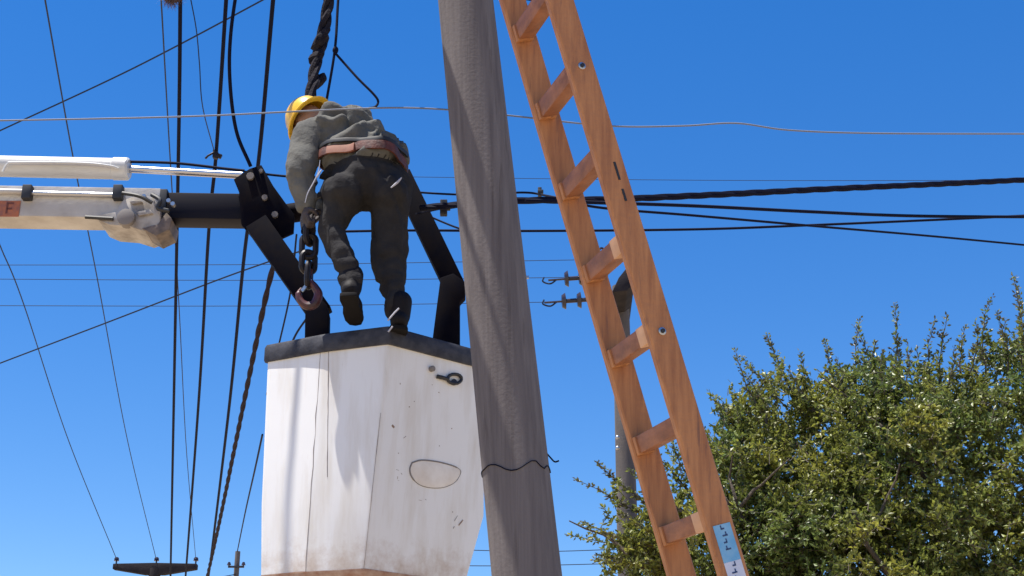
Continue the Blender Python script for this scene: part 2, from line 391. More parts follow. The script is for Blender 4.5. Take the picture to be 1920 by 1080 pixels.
# stepping pocket in the shaded side
outl = []
fx = lambda px, py, o=0: on_face(*FR, px, py, o)
for px, py in ((772, 868), (790, 863), (820, 866), (850, 874), (863, 882), (861, 893), (852, 905), (832, 914), (808, 915), (786, 909), (772, 895), (768, 880)): outl.append((px, py))
cen = (815, 890)
def sc(k, o): return [fx(cen[0]+(x-cen[0])*k, cen[1]+(y-cen[1])*k, o)[0] for x, y in outl]
b = MB(); b.loft([sc(1.0, -.004), sc(1.0, .002), sc(.94, .003), sc(.6, .0045), sc(.2, .005)]); b.build('step_pocket', M['beige'], lift, bucket, angle=60)
b = MB(); ring = [fx(*q, .002)[0] for q in outl]; ring = spline(ring+[ring[0]], 4)
b.tube(ring, [.0042 if (k < 14 or k > 38) else .0016 for k in range(len(ring))], 6); b.build('step_outline', M['scuff'], lift, bucket)  # dark outline of the pocket, thicker at upper left
# latch knob and handle
q, n = fx(808, 692, .0); b = MB(); b.tube([q, q+n*.02, q+n*.024], [.016, .016, .011], 14); b.build('latch_knob', M['scuff'], lift, bucket)
q, n = fx(850, 711, .0); b = MB(); ringp = [fx(850+13*math.cos(a), 711+9*math.sin(a), .012)[0] for a in [2*math.pi*k/16 for k in range(17)]]; b.tube(ringp, .009, 8)
b.tube([fx(850, 718, .0)[0], fx(848, 716, .018)[0]], .016, 10); b.tube([fx(x, y, o)[0] for x, y, o in ((818, 706, .004), (824, 708, .014), (838, 712, .014))], [.011, .012, .010], 8); b.build('latch_handle', M['black'], lift, bucket)
# wear: scratches and rust along the bottom edge
for face, pts, wd, m in ((FRB, [(824, 1012), (834, 1040)], .005, 'rust'), (FRB, [(838, 1030), (828, 1052), (815, 1060)], .006, 'scuff'), (FRB, [(858, 1020), (850, 1045)], .004, 'dirt'),
        (FR, [(735, 797), (739, 802)], .006, 'dirt'), (FR, [(860, 985), (868, 975)], .003, 'dirt')):
    strip('scuff_mark', M[m], face, pts, [wd]*(len(pts)-1))
for i in range(26):               # fine scratches and chips
    x, y = random.uniform(735, 865), random.uniform(700, 1055); a = random.uniform(0, 6.28); l_ = random.choice((2, 3, 5, 9, 14)); m = random.choice(('seam', 'seam', 'dirt', 'scuff'))
    if 755 < x < 875 and 850 < y < 925: continue
    strip('scratch', M[m], FR, [(x, y), (x+math.cos(a)*l_*.6, y+math.sin(a)*l_)], [random.uniform(.0006, .0018) if l_ > 4 else random.uniform(.002, .004)], out=.0004, thick=.0004)
b = MB(); lowr = inset(rb, -.003); b.loft([[p+Vector((0, 0, .004+.009*noise.noise(p*9))) for p in lowr], [p+Vector((0, 0, -.008)) for p in lowr], [p+Vector((0, 0, -.033)) for p in inset(rbl, -.003)]], cap=False)
b.build('rusty_bottom_edge', M['rust'], lift, bucket)

# boom
YB = 7.93
def bm_beam(x0, y0, x1, y1, h, wd, name, m, Y0=YB, Y1=YB, bev=.008, parent=None):
    b = MB(); b.beam(P(x0, y0, Y0), P(x1, y1, Y1), (0, 1, 0), wd/2, h/2); return b.build(name, m, lift, parent, bevel=bev)
outer = bm_beam(-900, 372, 305, 394, .20, .20, 'outer_boom', M['boom_grey'])
bm_beam(250, 393, 505, 397, .17, .15, 'inner_boom', M['steel_black'])
# rails and hose clips on the outer boom
yf = YB-.10
for (x0, x1, y0, y1, r_) in ((-900, 50, 340, 360, .018), (50, 215, 362, 366, .016)):
    b = MB(); b.tube([P(x0, y0, yf-.02), P(x1, y1, yf-.02)], r_, 12); b.build('hose', M['bolt'] if x0 > 0 else M['boom_grey'], lift, outer)
for x in (52, 222):
    b = MB(); b.box(P(x, 362, yf-.02), (.028, 0, 0), (0, .03, 0), (0, 0, .045)); b.build('hose_clamp', M['black'], lift, outer, bevel=.006)
b = MB(); b.beam(P(-40, 391, yf-.004), P(37, 391.5, yf-.004), (0, 1, 0), .0012, .052); dec = b.build('warning_decal', M['orange'], lift, outer)
b = MB()
b.box(P(13, 390, yf-.0065), (.006, 0, 0), (0, .0005, 0), (0, 0, .036)); b.box(P(20, 381, yf-.0065), (.02, 0, 0), (0, .0005, 0), (0, 0, .006)); b.box(P(18, 391, yf-.0065), (.014, 0, 0), (0, .0005, 0), (0, 0, .006))
b.build('decal_print', M['orange_mark'], lift, outer)
# greasy knuckle casting where the booms telescope
b = MB()
front = [(180, 404), (218, 397), (230, 376), (262, 364), (288, 370), (300, 392), (300, 424), (270, 433), (242, 424), (205, 421), (184, 412)]
b.prism([P(x, y, yf-.035) for x, y in front], (0, .26, 0)); kn = b.build('boom_head', M['knuckle'], lift, bevel=.005)
b = MB(); b.prism([P(x, y, yf-.045) for x, y in ((266, 428), (296, 420), (312, 398), (322, 410), (317, 430), (292, 442))], (0, .2, 0)); b.build('wear_block', M['grease'], lift, kn, bevel=.003)
b = MB(); b.beam(P(296, 395, YB), P(318, 395, YB), (0, 1, 0), .098, .10); b.build('boom_collar', M['black'], lift, kn, bevel=.006)
for x, y, wx, hz in ((272, 400, .04, .012), (256, 380, .03, .008)):
    q = P(x, y, yf-.04); b = MB(); b.box(q, (wx, 0, .2*wx), (0, .014, 0), (-.01, 0, hz)); b.build('casting_rib', M['knuckle'], lift, kn, bevel=.004)
q = P(238, 410, yf-.04); b = MB(); b.tube([q+Vector((0, .03, 0)), q+Vector((0, -.03, 0)), q+Vector((0, -.036, 0))], [.052, .052, .03], 20); b.build('pivot_pin', M['scuff'], lift, kn)
b = MB(); b.tube(spline([P(285, 365, yf-.05), P(300, 375, yf-.07), P(296, 390, yf-.07), P(318, 396, yf-.06)], 6), .014, 8); b.tube(spline([P(230, 362, yf-.05), P(262, 368, yf-.08), P(285, 380, yf-.07)], 6), .012, 8); b.build('hose', M['black'], lift, kn)
b = MB(); b.tube([P(160, 407, yf-.045), P(212, 410, yf-.045)], .012, 8); b.build('lock_rod', M['black'], lift, kn)
for x, y in ((272, 372), (318, 380), (326, 386)):
    q = P(x, y, yf-.05); b = MB(); b.tube([q, q+Vector((0, -.035, 0))], .014, 6); b.build('bolt', M['bolt'], lift, kn)
# hydraulic cylinder and rod
cyl = MB(); c0, c1 = P(-900, 292, YB), P(243, 317, YB)
d = (c1-c0).normalized(); cyl.tube([c0, c1-d*.1, c1-d*.095, c1-d*.012, c1], [.066, .066, .071, .071, .06], 28); cy = cyl.build('hydraulic_cylinder', M['boom_white'], lift)
b = MB(); b.tube([P(240, 317, YB), P(455, 329, YB)], .0225, 18); b.build('piston_rod', M['chrome'], lift)
b = MB(); b.tube(spline([P(5, 322, YB-.08), P(14, 308, YB-.085), P(30, 305, YB-.085), P(150, 306, YB-.085), P(205, 311, YB-.085), P(222, 316, YB-.075)], 8), .0075, 8); b.build('feed_pipe', M['boom_white'], lift, cy)
b = MB(); b.tube(spline([P(236, 303, YB), P(330, 306, YB), P(420, 316, YB), P(458, 320, YB)], 6), .009, 8); b.build('hose', M['cable'], lift, cy)
b = MB(); b.tube(spline([P(458, 322, YB+.05), P(520, 329, YB+.05), P(545, 331, YB+.05)], 6), .008, 8); b.build('hose', M['cable'], lift, cy)
# yoke plates at the boom tip
yk = [(438, 336), (468, 316), (490, 309), (512, 348), (538, 384), (552, 402), (550, 436), (528, 446), (470, 442), (452, 420), (448, 360)]
for Yp in (YB-.115, YB+.09):
    b = MB(); b.prism([P(x, y, Yp) for x, y in yk], (0, .025, 0)); pl = b.build('yoke_plate', M['steel_dark'], lift, bevel=.004)
    if Yp < YB:
        for x, y, r_ in ((497, 372, .018), (516, 404, .02), (490, 322, .012), (513, 440, .015), (470, 332, .024)):
            q = P(x, y, Yp); bb = MB(); bb.tube([q, q+Vector((0, -.02, 0))], r_, 8); bb.build('pin', M['scuff'], lift, pl)
# cross tube behind the worker and the two hanging arms
b = MB(); b.tube([P(512, 405, YB), P(640, 385, YB-.02), P(775, 352, YB-.06)], .06, 16); b.build('cross_tube', M['steel_dark'], lift)
b = MB(); b.beam(P(482, 420, 7.77), P(603, 592, 7.74), (0, 1, 0), .045, .068); b.build('support_arm', M['steel_dark'], lift, bevel=.004)
b = MB(); q0 = [(572, 585), (576, 570), (590, 560), (604, 562), (613, 572), (617, 590), (615, 690), (570, 690)]
b.prism([P(x, y, 7.68) for x, y in q0], (0, .07, 0)); b.build('bucket_bracket', M['steel_dark'], lift, bevel=.006)
b = MB(); b.beam(P(752, 330, 7.82), P(853, 540, 7.77), (0, 1, 0), .045, .060); b.build('support_arm', M['steel_dark'], lift, bevel=.004)
b = MB(); q0 = [(826, 520), (850, 512), (872, 528), (872, 556), (862, 566), (862, 720), (800, 720), (818, 580)]
b.prism([P(x, y, 7.72) for x, y in q0], (0, .07, 0)); b.build('bucket_bracket', M['steel_dark'], lift, bevel=.006)

# ------------------------------------------------------------------ the line worker
def remesh(mb, name, voxel, smooth_it):
    o = mb.build(name, M['jacket'], smooth=False)
    md = o.modifiers.new('r', 'REMESH'); md.mode = 'VOXEL'; md.voxel_size = voxel
    sm = o.modifiers.new('s', 'SMOOTH'); sm.factor = .5; sm.iterations = smooth_it
    dg = bpy.context.evaluated_depsgraph_get(); dg.update()
    me = bpy.data.meshes.new_from_object(o.evaluated_get(dg)); old = o.data
    bpy.data.objects.remove(o); bpy.data.meshes.remove(old); me.name = name; me.materials.clear(); return me
YM = 7.20
J = dict(
 pel=P(692, 342, YM+.02), hl=P(642, 366, YM-.02), hr=P(731, 364, YM+.02),
 kl=P(622, 430, YM-.02), al=P(658, 524, YM-.10), kr=P(727, 486, YM+.08), ar=P(748, 583, YM+.04),
 waist=P(692, 302, YM+.06), chest=P(645, 250, YM+.14), neck=P(600, 224, YM+.26), head=P(578, 226, YM+.28),
 sl=P(577, 256, YM+.06), sr=P(668, 226, YM+.32), el=P(562, 325, YM-.03), wl=P(572, 384, YM-.02),
 er=P(640, 320, YM+.46), wr=P(602, 392, YM+.24))
person = thing('person', 'worker in yellow hard hat and grey overalls bending over on the bucket rim', 'person', P(748, 612, YM))
segs = []   # (a, b, ra, rb, kind)
def sg(a, b_, ra, rb, kind): segs.append((J[a], J[b_], ra, rb, kind))
sg('hl', 'kl', .112, .078, 't'); sg('kl', 'al', .076, .058, 't'); sg('hr', 'kr', .116, .098, 't'); sg('kr', 'ar', .094, .058, 't')
sg('sl', 'el', .092, .084, 'j'); sg('el', 'wl', .080, .058, 'j'); sg('sr', 'er', .085, .072, 'j'); sg('er', 'wr', .07, .055, 'j')
sg('chest', 'sl', .14, .095, 'j'); sg('chest', 'sr', .15, .095, 'j'); sg('neck', 'head', .06, .07, 's')
B = MB()
for a, b_, ra, rb, k in segs: B.capsule(a, b_, ra, rb)
X3 = Vector((1, .0, -.06)).normalized()
spine = (J['chest']-J['waist']).normalized(); side = (X3-spine*X3.dot(spine)).normalized(); fr = spine.cross(side)
B.ball(J['pel']+Vector((-.01, .02, .0)), X3*.242, Vector((0, .16, 0)), Vector((.01, 0, .15)))
B.ball(J['hr']+Vector((-.01, -.01, -.01)), X3*.125, Vector((0, .14, 0)), Vector((0, 0, .14)))
B.ball(J['hl']+Vector((.0, .0, .0)), X3*.13, Vector((0, .14, 0)), Vector((0, 0, .125)))
B.ball(J['waist'], side*.232, fr*.15, spine*.17)
B.ball(J['waist'].lerp(J['chest'], .5)+Vector((.01, 0, .0)), side*.225, fr*.15, spine*.2)
B.ball(J['chest']+Vector((-.005, 0, -.01)), side*.20, fr*.14, spine*.16)
# head with ears, nose and chin
hdir = Vector((-.55, .38, .62)).normalized(); face = Vector((-.45, .6, -.66)); face = (face-hdir*face.dot(hdir)).normalized(); hside = hdir.cross(face)
hc = J['head']; B.ball(hc, hside*.078, face*.098, hdir*.115)
B.ball(hc+face*.10-hdir*.03, hside*.018, face*.022, hdir*.03); B.ball(hc+face*.05-hdir*.085, hside*.045, face*.045, hdir*.04)
for s in (-1, 1): B.ball(hc+hside*.08*s-hdir*.02, hside*.012, face*.022, hdir*.034)
me = remesh(B, 'body', .0125, 3)
# folds of the cloth, pushed along the normals
n_ = len(me.vertices); co = np.empty(n_*3, np.float32); me.vertices.foreach_get('co', co); co = co.reshape(-1, 3)
no = np.empty(n_*3, np.float32); me.vertices.foreach_get('normal', no); no = no.reshape(-1, 3)
def segdist(pts):
    out = []
    for a, b_, ra, rb, k in segs:
        a_, d_ = np.array(a), np.array(b_-a); t = np.clip(((pts-a_)@d_)/(d_@d_), 0, 1)
        out.append(np.linalg.norm(pts-a_-t[:, None]*d_, axis=1)-(ra+(rb-ra)*t))
    return np.array(out)
SD = segdist(co); kinds = np.array([s[4] for s in segs]); near = kinds[SD.argmin(0)]
belt_p = np.array(J['waist'].lerp(J['pel'], .10)); bn_ = (J['waist']-J['pel']).normalized(); bn_ = (bn_*.8+Vector((.08, 0, .6))).normalized(); beltn = np.array(bn_)
hemn = np.array([.020+.028*noise.noise(Vector(c)*9) for c in co])
above = ((co-belt_p)@beltn) > -.026-hemn*.7
def basis(d_): z_ = Vector(d_).normalized(); x_ = z_.orthogonal().normalized(); return x_, z_.cross(x_), z_
def fold(p, bs, along, across):   # noise drawn out along one direction: reads as creases
    v = Vector((p.dot(bs[0])*across, p.dot(bs[1])*across, p.dot(bs[2])*along)); n1 = noise.noise(v); n2 = 1-2.2*abs(noise.noise(v*.7+Vector((5, 3, 1))))
    return .55*n1+.45*n2-.15-.55*max(0.0, .22-abs(noise.noise(v*.55+Vector((1, 8, 2)))))/.22
A_BACK, A_BACK2, A_ARM, A_LEG, A_ANK = basis((-.62, .25, -.72)), basis((.9, .1, .35)), basis((.75, -.3, -.5)), basis((.25, .1, -.95)), basis((.95, .2, .1))
for i in range(n_):
    p = Vector(co[i]); kd = near[i]
    if kd == 's': continue
    arm = SD[4:8, i].min() < .02
    if kd == 'j' or (above[i]):
        if arm: dsp = .014*fold(p, A_ARM, 4, 13)
        else: dsp = .088*fold(p, A_BACK, 3.0, 12.0)+.016*fold(p, A_BACK2, 5, 17)
    else:
        low = max(0.0, min(1.0, (J['kr'].z-p.z)/.15)); dsp = .030*fold(p, A_LEG, 3.0, 9)+.020*(.35+low)*fold(p, A_ANK, 4, 15)
    dsp += .004*noise.noise(p*22)
    q = p+Vector(no[i])*dsp; co[i] = q
me.vertices.foreach_set('co', (co-np.array(person.location, np.float32)).ravel().astype(np.float32))
for m in ('jacket', 'trouser', 'skin'): me.materials.append(M[m])
for pl in me.polygons:
    idx = list(pl.vertices); c = co[idx[0]]; kd = near[idx[0]]
    if kd == 's': mi = 2
    elif kd == 't': mi = 1
    else: mi = 0
    armv = SD[4:8, idx[0]].min() < .03 or SD[8:10, idx[0]].min() < .0
    if kd != 's' and not armv: mi = 0 if above[idx[0]] else 1
    pl.material_index = mi
me.shade_smooth(); body = bpy.data.objects.new('body', me); COL.objects.link(body); body.parent = person
# helmet
b = MB(); hc2 = P(577, 224, YM+.27); hrings = []
ha = Vector((-.64, .28, .70)).normalized(); hs1 = ha.orthogonal().normalized(); hs2 = ha.cross(hs1)
def hring(h, r): return [hc2+ha*h+(hs1*math.cos(2*math.pi*k/36)+hs2*math.sin(2*math.pi*k/36)*1.12)*r for k in range(36)]
for h, r in ((-.028, .146), (-.022, .150), (-.016, .146), (-.01, .124), (.02, .122), (.06, .113), (.095, .092), (.118, .06), (.128, .02)): hrings.append(hring(h, r))
inner = [hring(h, r) for h, r in ((.118, .015), (.105, .055), (.06, .104), (.0, .116), (-.022, .119), (-.028, .140))]
b.loft(hrings+inner+[hrings[0]], cap=False); b.f.append(tuple(range(8*36, 9*36))); b.f.append(tuple(range(9*36, 10*36)))
hel = b.build('hard_hat', M['helmet'], person, angle=60)
b = MB(); b.tube(spline([hc2+ha*.123+hs2*-.05, hc2+ha*.134, hc2+ha*.123+hs2*.05], 6), .012, 8); b.build('crest', M['helmet'], person, hel)
b = MB(); b.tube([hring(-.012, .126)[k] for k in range(36)]+[hring(-.012, .126)[0]], .006, 6); b.build('chin_strap_band', M['orange'], person, hel)
# belt following the waist: cut the body with the belt plane and wrap the section
def belt_loop(offs, out, m, name, hgt, a0=0, a1=360):
    pts = []
    bx = Vector((1, 0, 0)); bx = (bx-bn_*bx.dot(bn_)).normalized(); by = bn_.cross(bx)
    c = Vector(belt_p)+bn_*offs; rel = co-np.array(c)
    h = rel@beltn; selm = np.abs(h) < .03; xy = np.stack([rel[selm]@np.array(bx), rel[selm]@np.array(by)], 1)
    xy = xy[np.linalg.norm(xy, axis=1) < .30]
    ang = np.arctan2(xy[:, 1], xy[:, 0]); rad = np.linalg.norm(xy, axis=1); n = 48; rr = []
    for k in range(n):
        a = 2*math.pi*k/n; dd = np.abs((ang-a+math.pi) % (2*math.pi)-math.pi); s_ = rad[dd < .12]
        rr.append(float(np.percentile(s_, 85)) if len(s_) else .2)
    rr = [sum(rr[(k+j) % n] for j in (-2, -1, 0, 1, 2))/5 for k in range(n)]
    ks = [k for k in range(n+1) if a0 <= k*360/n <= a1]
    rings = []
    for k in ks:
        a = 2*math.pi*k/n; u = bx*math.cos(a)+by*math.sin(a); r = rr[k % n]+out
        wob = bn_*.006*noise.noise((math.cos(a)*2, math.sin(a)*2, offs*9))
        rings.append([c+wob+u*(r-.012)-bn_*hgt, c+wob+u*r-bn_*hgt, c+wob+u*(r+.002), c+wob+u*r+bn_*hgt, c+wob+u*(r-.012)+bn_*hgt])
    b = MB(); b.loft(rings, cap=True); return b.build(name, M[m], person, angle=60)
belt_loop(0, .012, 'leather', 'belt', .027)
belt_loop(-.006, .022, 'leather_pale', 'belt_pad', .024, 205, 250)
belt_loop(.05, .010, 'black', 'harness_strap', .012)
# boots
def boot(ankle, toe_dir, sole_n, name='boot'):
    t = Vector(toe_dir).normalized(); u = Vector(sole_n).normalized(); u = (u-t*u.dot(t)).normalized(); s = t.cross(u)
    B = MB(); B.capsule(ankle+u*.06, ankle-u*.02, .062, .058); B.ball(ankle-u*.055-t*.012, s*.050, t*.068, u*.05)
    B.ball(ankle-u*.07+t*.09, s*.052, t*.10, u*.042); B.ball(ankle-u*.075+t*.15, s*.048, t*.07, u*.034)
    me = remesh(B, 'boot', .009, 2)
    me.transform(Matrix.Translation(-person.location)); me.materials.append(M['boot']); me.shade_smooth()
    o = bpy.data.objects.new(name, me); COL.objects.link(o); o.parent = person
    prof = [(-.078, .03), (-.07, .045), (-.03, .05), (.03, .042), (.09, .052), (.16, .05), (.205, .032), (.215, 0)]
    pl = [(a, b) for a, b in prof]+[(a, -b) for a, b in reversed(prof[:-1])]
    b = MB(); b.prism([ankle-u*.098+t*a+s*w_ for a, w_ in pl], -u*.024); b.build('sole', M['sole'], person, o, bevel=.003)
    return o
boot(P(659, 534, YM-.10), (.05, .97, -.22), (.0, .22, .97))
boot(P(750, 586, YM+.02), (-.1, .95, .0), (.05, 0, 1))
# gloves with five fingers closing on the chain
def glove(wrist, pdir, grip, thumb):
    p = Vector(pdir).normalized(); gr = Vector(grip); gr = (gr-p*gr.dot(p)).normalized(); s = p.cross(gr)
    B = MB(); B.capsule(wrist-p*.04, wrist+p*.01, .042, .036); B.ball(wrist+p*.055, s*.044, gr*.022, p*.055)
    for i, (o_, ln) in enumerate(((-.033, .85), (-.011, 1.0), (.011, .95), (.033, .75))):
        a = wrist+p*.095+s*o_; q1 = a+(p*.032+gr*.012)*ln; q2 = q1+(gr*.03-p*.002)*ln; q3 = q2+(gr*.006-p*.024)*ln
        B.capsule(a-p*.01, q1, .0115, .0105); B.capsule(q1, q2, .0105, .0098); B.capsule(q2, q3, .0098, .009)
    a = wrist+p*.035+s*.04*thumb; q1 = a+p*.025+s*.018*thumb+gr*.02; q2 = q1+p*.02+gr*.028-s*.012*thumb
    B.capsule(a-s*.02*thumb, q1, .014, .012); B.capsule(q1, q2, .012, .010)
    me = remesh(B, 'glove', .0065, 1); me.transform(Matrix.Translation(-person.location)); me.materials.append(M['glove']); me.shade_smooth()
    o = bpy.data.objects.new('glove', me); COL.objects.link(o); o.parent = person
glove(J['wl'], (.10, -.05, -.9), (.6, .25, -.1), 1); glove(J['wr'], (-.25, -.25, -.8), (-.5, -.4, 0), -1)
# pale strap ends and tool lanyard at the hip; rightmost is a painted highlight
for pts, r_, m in (([(600, 300), (597, 322), (588, 342), (577, 362), (572, 380)], .0042, 'pale_strip'), ([(603, 318), (598, 326), (594, 334)], .006, 'pale_strip'), ([(733, 352), (745, 342), (753, 333)], .0065, 'pale_strip')):
    b = MB(); Y_ = YM-.155 if pts[0][0] > 700 else YM-.12; r_ = [r_*(.35+.65*math.sin(math.pi*(k+.5)/((len(pts)-1)*4+1))) for k in range((len(pts)-1)*4+1)]; b.tube(spline([P(x, y, Y_) for x, y in pts], 4), r_, 6); b.build('strap_end_or_highlight', M[m], person)
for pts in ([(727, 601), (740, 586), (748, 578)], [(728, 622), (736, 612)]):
    b = MB(); b.tube([P(x, y, YM-.09) for x, y in pts], .005, 6); b.build('boot_strip', M['pale_strip'], person)  # pale strips across the boot

# ------------------------------------------------------------------ sling, chain and hook
def twist(path, r, strands, pitch, wob=0.0, seg=6, tight=1.0):
    b = MB(); tot = 0; ph = [0.0]
    for i in range(1, len(path)): tot += (path[i]-path[i-1]).length; ph.append(tot/pitch*2*math.pi)
    t0 = (path[1]-path[0]).normalized(); u = t0.orthogonal().normalized(); fr = []
    for i in range(len(path)):
        t = (path[min(i+1, len(path)-1)]-path[max(i-1, 0)]).normalized(); u = (u-t*u.dot(t)).normalized(); fr.append((u.copy(), t.cross(u)))
    for s in range(strands):
        pts = []
        for i, p in enumerate(path):
            a = ph[i]+2*math.pi*s/strands; rr = r*tight*(1+wob*noise.noise((ph[i]*.3, s*3.1, 0)))
            pts.append(p+fr[i][0]*math.cos(a)*rr+fr[i][1]*math.sin(a)*rr)
        b.tube(pts, r*(1.05 if strands > 2 else 1.0)*(1 if tight == 1.0 else 1.12), seg)
    return b
YC = 7.24
sl_path = spline([P(640, -420, 8.3), P(622, -60, 8.22), P(606, 60, 8.2), P(596, 105, 8.2), P(586, 165, 8.1), P(580, 240, 7.95), P(582, 330, 7.75), P(577, 400, 7.45), P(577, 438, YC)], 14)
b = twist(sl_path, .0195, 3, .5, 1.3, 7)
sling = thing('lifting_sling', 'thick black knotted rope sling hanging down behind the yellow hard hat', 'sling', sl_path[-1])
b.build('rope', M['sling'], sling)
for (x, y, rr) in ((600, 78, .052), (593, 108, .048), (598, 152, .045), (608, 62, .036)):
    q = P(x, y, 8.2); b = MB(); b.ball(q, Vector((rr, 0, .01)), Vector((0, rr, 0)), Vector((.02, 0, rr*1.2)), 10, 7)
    b.v = [v+(v-q)*.35*noise.noise(v*22) for v in b.v]; b.build('knot', M['sling'], sling)
chain = thing('lifting_chain', 'short heavy steel chain with a red hook under the hands of the worker', 'chain', P(578, 580, YC))
def link(c, h, wd, r, yaw):
    u = Vector((math.cos(yaw), math.sin(yaw), 0)); pts = []
    for k in range(25):
        a = 2*math.pi*k/24; x = math.cos(a)*(wd/2); z = math.sin(a)*(wd/2)+(h/2-wd/2)*(1 if math.sin(a) > 0 else -1)
        pts.append(c+u*x+Vector((0, 0, z)))
    b = MB(); b.tube(pts, r, 8); return b
for i, (x, y, yaw) in enumerate(((580, 436, 1.2), (579, 462, .15), (578, 492, .5), (579, 516, 1.5))):
    link(P(x, y, YC), .135 if i != 2 else .12, .075, .017, yaw).build('link', M['chain'], chain)
hp = [(582, 505), (580, 525), (590, 538), (597, 552), (590, 570), (575, 573), (563, 563), (560, 550), (565, 540)]
b = MB(); pp = spline([P(x, y, YC-.01) for x, y in hp], 5); n = len(pp); b.tube(pp, [.013+.012*math.sin(math.pi*min(1, k/n*1.05)) if k < n-5 else .013-.0015*(k-n+6) for k in range(n)], 10); b.build('hook', M['hook'], chain)
b = MB(); b.beam(P(583, 524, YC-.02), P(566, 546, YC-.02), (0, 1, 0), .006, .008); b.build('safety_latch', M['bolt'], chain)

# ------------------------------------------------------------------ wires and cables
def wire(name, label, pts, r, m='cable', n=12, seg=6, cat='cable'):
    path = spline([P(*q) for q in pts], n); b = MB(); b.tube(path, r, seg); o = b.build(name, M[m]); return tag(o, label, cat)
def bundle(name, label, pts, r, strands, pitch, m='cable', n=40, cat='cable'):
    b = twist(spline([P(*q) for q in pts], n), r, strands, pitch, .3, 7, .48); return tag(b.build(name, M[m]), label, cat)
wire('power_cable', 'straight thick black cable running up to the fuzzy tuft at the top edge', [(341, -330, 7.7), (338, 0, 8.9), (336, 200, 9.9), (331, 480, 12), (325, 800, 16), (319, 1120, 23)], .0155)
wire('power_cable', 'thick black cable carrying a small clamp just above the chrome piston rod', [(445, -330, 7.7), (424, 0, 8.9), (405, 290, 10.5), (391, 440, 11.6), (372, 760, 15.4), (345, 1120, 23)], .0155)
wire('power_cable', 'thick black cable passing closest to the left of the hard hat', [(542, -330, 7.7), (512, 0, 8.9), (485, 300, 10.5), (459, 470, 11.9), (430, 760, 15.2), (395, 1050, 21), (385, 1120, 23)], .0165)
wire('power_cable', 'black cable bowing down in a curve to the boom tip', [(450, -60, 7.6), (433, 60, 7.7), (431, 150, 7.8), (443, 245, 7.95), (470, 312, 8.02)], .0125)
bundle('twisted_cable', 'thick twisted dark brown cable running from the bucket down to the bottom edge', [(520, 470, 8.9), (508, 515, 9.2), (490, 595, 9.8), (456, 760, 11.6), (410, 985, 15.5), (380, 1120, 19)], .0135, 2, .55, 'cable_brown', 60)
wire('thin_wire', 'thin wire slanting past the boom to the middle insulator of the crossarm', [(74, -60, 9.5), (138, 300, 13.2), (182, 520, 17), (240, 830, 25), (293, 1049, 33)], .008, 'cable_thin')
wire('thin_wire', 'thin wire from the left edge to the leftmost crossarm insulator', [(-40, 350, 15), (0, 460, 17), (45, 572, 19), (130, 830, 26), (218, 1047, 33)], .0085, 'cable_thin')
wire('thin_wire', 'thin wire beside the straight black cable ending at the rightmost crossarm insulator', [(300, -40, 9.5), (318, 280, 13), (336, 580, 18), (350, 850, 25), (367, 1047, 33)], .007, 'cable_thin')
wire('thin_wire', 'faint crooked wire from the tuft down to the cable clamp', [(356, -10, 8.9), (368, 55, 9), (374, 120, 9.2), (380, 200, 9.4), (402, 285, 10.4)], .0045, 'cable_thin')
wire('diagonal_wire', 'thin dark wire crossing the upper left corner diagonally', [(-80, 283, 13), (0, 245, 12.7), (250, 128, 12), (500, -4, 11), (600, -60, 10.8)], .0085, 'cable_thin')
wire('diagonal_wire', 'thin dark wire rising from the left edge to the hanging chain', [(-80, 712, 16), (0, 681, 15.5), (200, 605, 14.5), (400, 528, 13.5), (500, 492, 13), (560, 472, 12.8)], .0085, 'cable_thin')
wire('pale_wire', 'long thin pale wire stretched level across the whole picture over the worker', [(x, y, 6.88) for x, y in ((-400, 232), (0, 226), (330, 219), (535, 210), (640, 205), (740, 202), (830, 205), (950, 216), (1140, 236), (1280, 236), (1380, 231), (1480, 244), (1650, 250), (1980, 251))], .0048, 'cable_pale', n=8)
# a service wire passing above the picture; it draws the upright shadow on the bucket
sw = PZ(552, 668, z_top); sa = Vector((math.sin(SUN_AZ), math.cos(SUN_AZ)+.05, 0)); b = MB(); b.tube([Vector((sw.x, sw.y, 6.62))+sa*k for k in (-3.5, -2, -1, 0, .7, 1.4)], .0145, 8)
tag(b.build('service_wire', M['cable']), 'overhead wire just above the picture whose shadow falls on the bucket', 'cable')
bundle('twisted_cable', 'thickest black twisted cable running right from the concrete pole', [(790, 390, 7.4), (880, 382, 7.2), (980, 376, 7.2), (1120, 374, 7.4), (1300, 367, 7.7), (1560, 354, 8.2), (1760, 345, 8.6), (1990, 334, 9.2)], .0125, 3, .5, n=50)
wire('power_cable', 'black cable splitting off just below the thick twisted cable at right', [(985, 376, 7.1), (1120, 380, 7.3), (1300, 386, 7.6), (1520, 397, 8), (1720, 405, 8.5), (1990, 407, 9)], .0105)
wire('thin_wire', 'thin dark wire sloping down to the right edge below the cables', [(1060, 378, 7.6), (1140, 391, 7.8), (1300, 404, 8.2), (1540, 425, 9), (1760, 444, 10), (1990, 466, 11)], .0085, 'cable')
wire('thin_wire', 'thin dark wire running level behind the legs and rising towards the right edge', [(640, 434, 9.6), (780, 432, 9.6), (1000, 433, 9.6), (1300, 430, 9.6), (1500, 423, 9.8), (1780, 411, 10), (1990, 401, 10.4)], .0095, 'cable')
wire('thin_wire', 'short thin wire above the cables between the worker and the ladder', [(700, 352, 8.6), (790, 361, 8.5), (880, 365, 8.4), (980, 361, 8.3), (1020, 366, 8.2), (1060, 374, 7.8)], .007, 'cable')
wire('thin_wire', 'short thin wire dipping left of the concrete pole below the connector', [(790, 398, 8.0), (815, 410, 8.0), (860, 428, 7.9), (905, 440, 7.8)], .006, 'cable')
wire('thin_wire', 'thin jumper wire curving out of the black connector beside the pole', [(780, 402, 7.6), (812, 394, 7.5), (832, 390, 7.4), (860, 384, 7.2)], .007, 'cable')
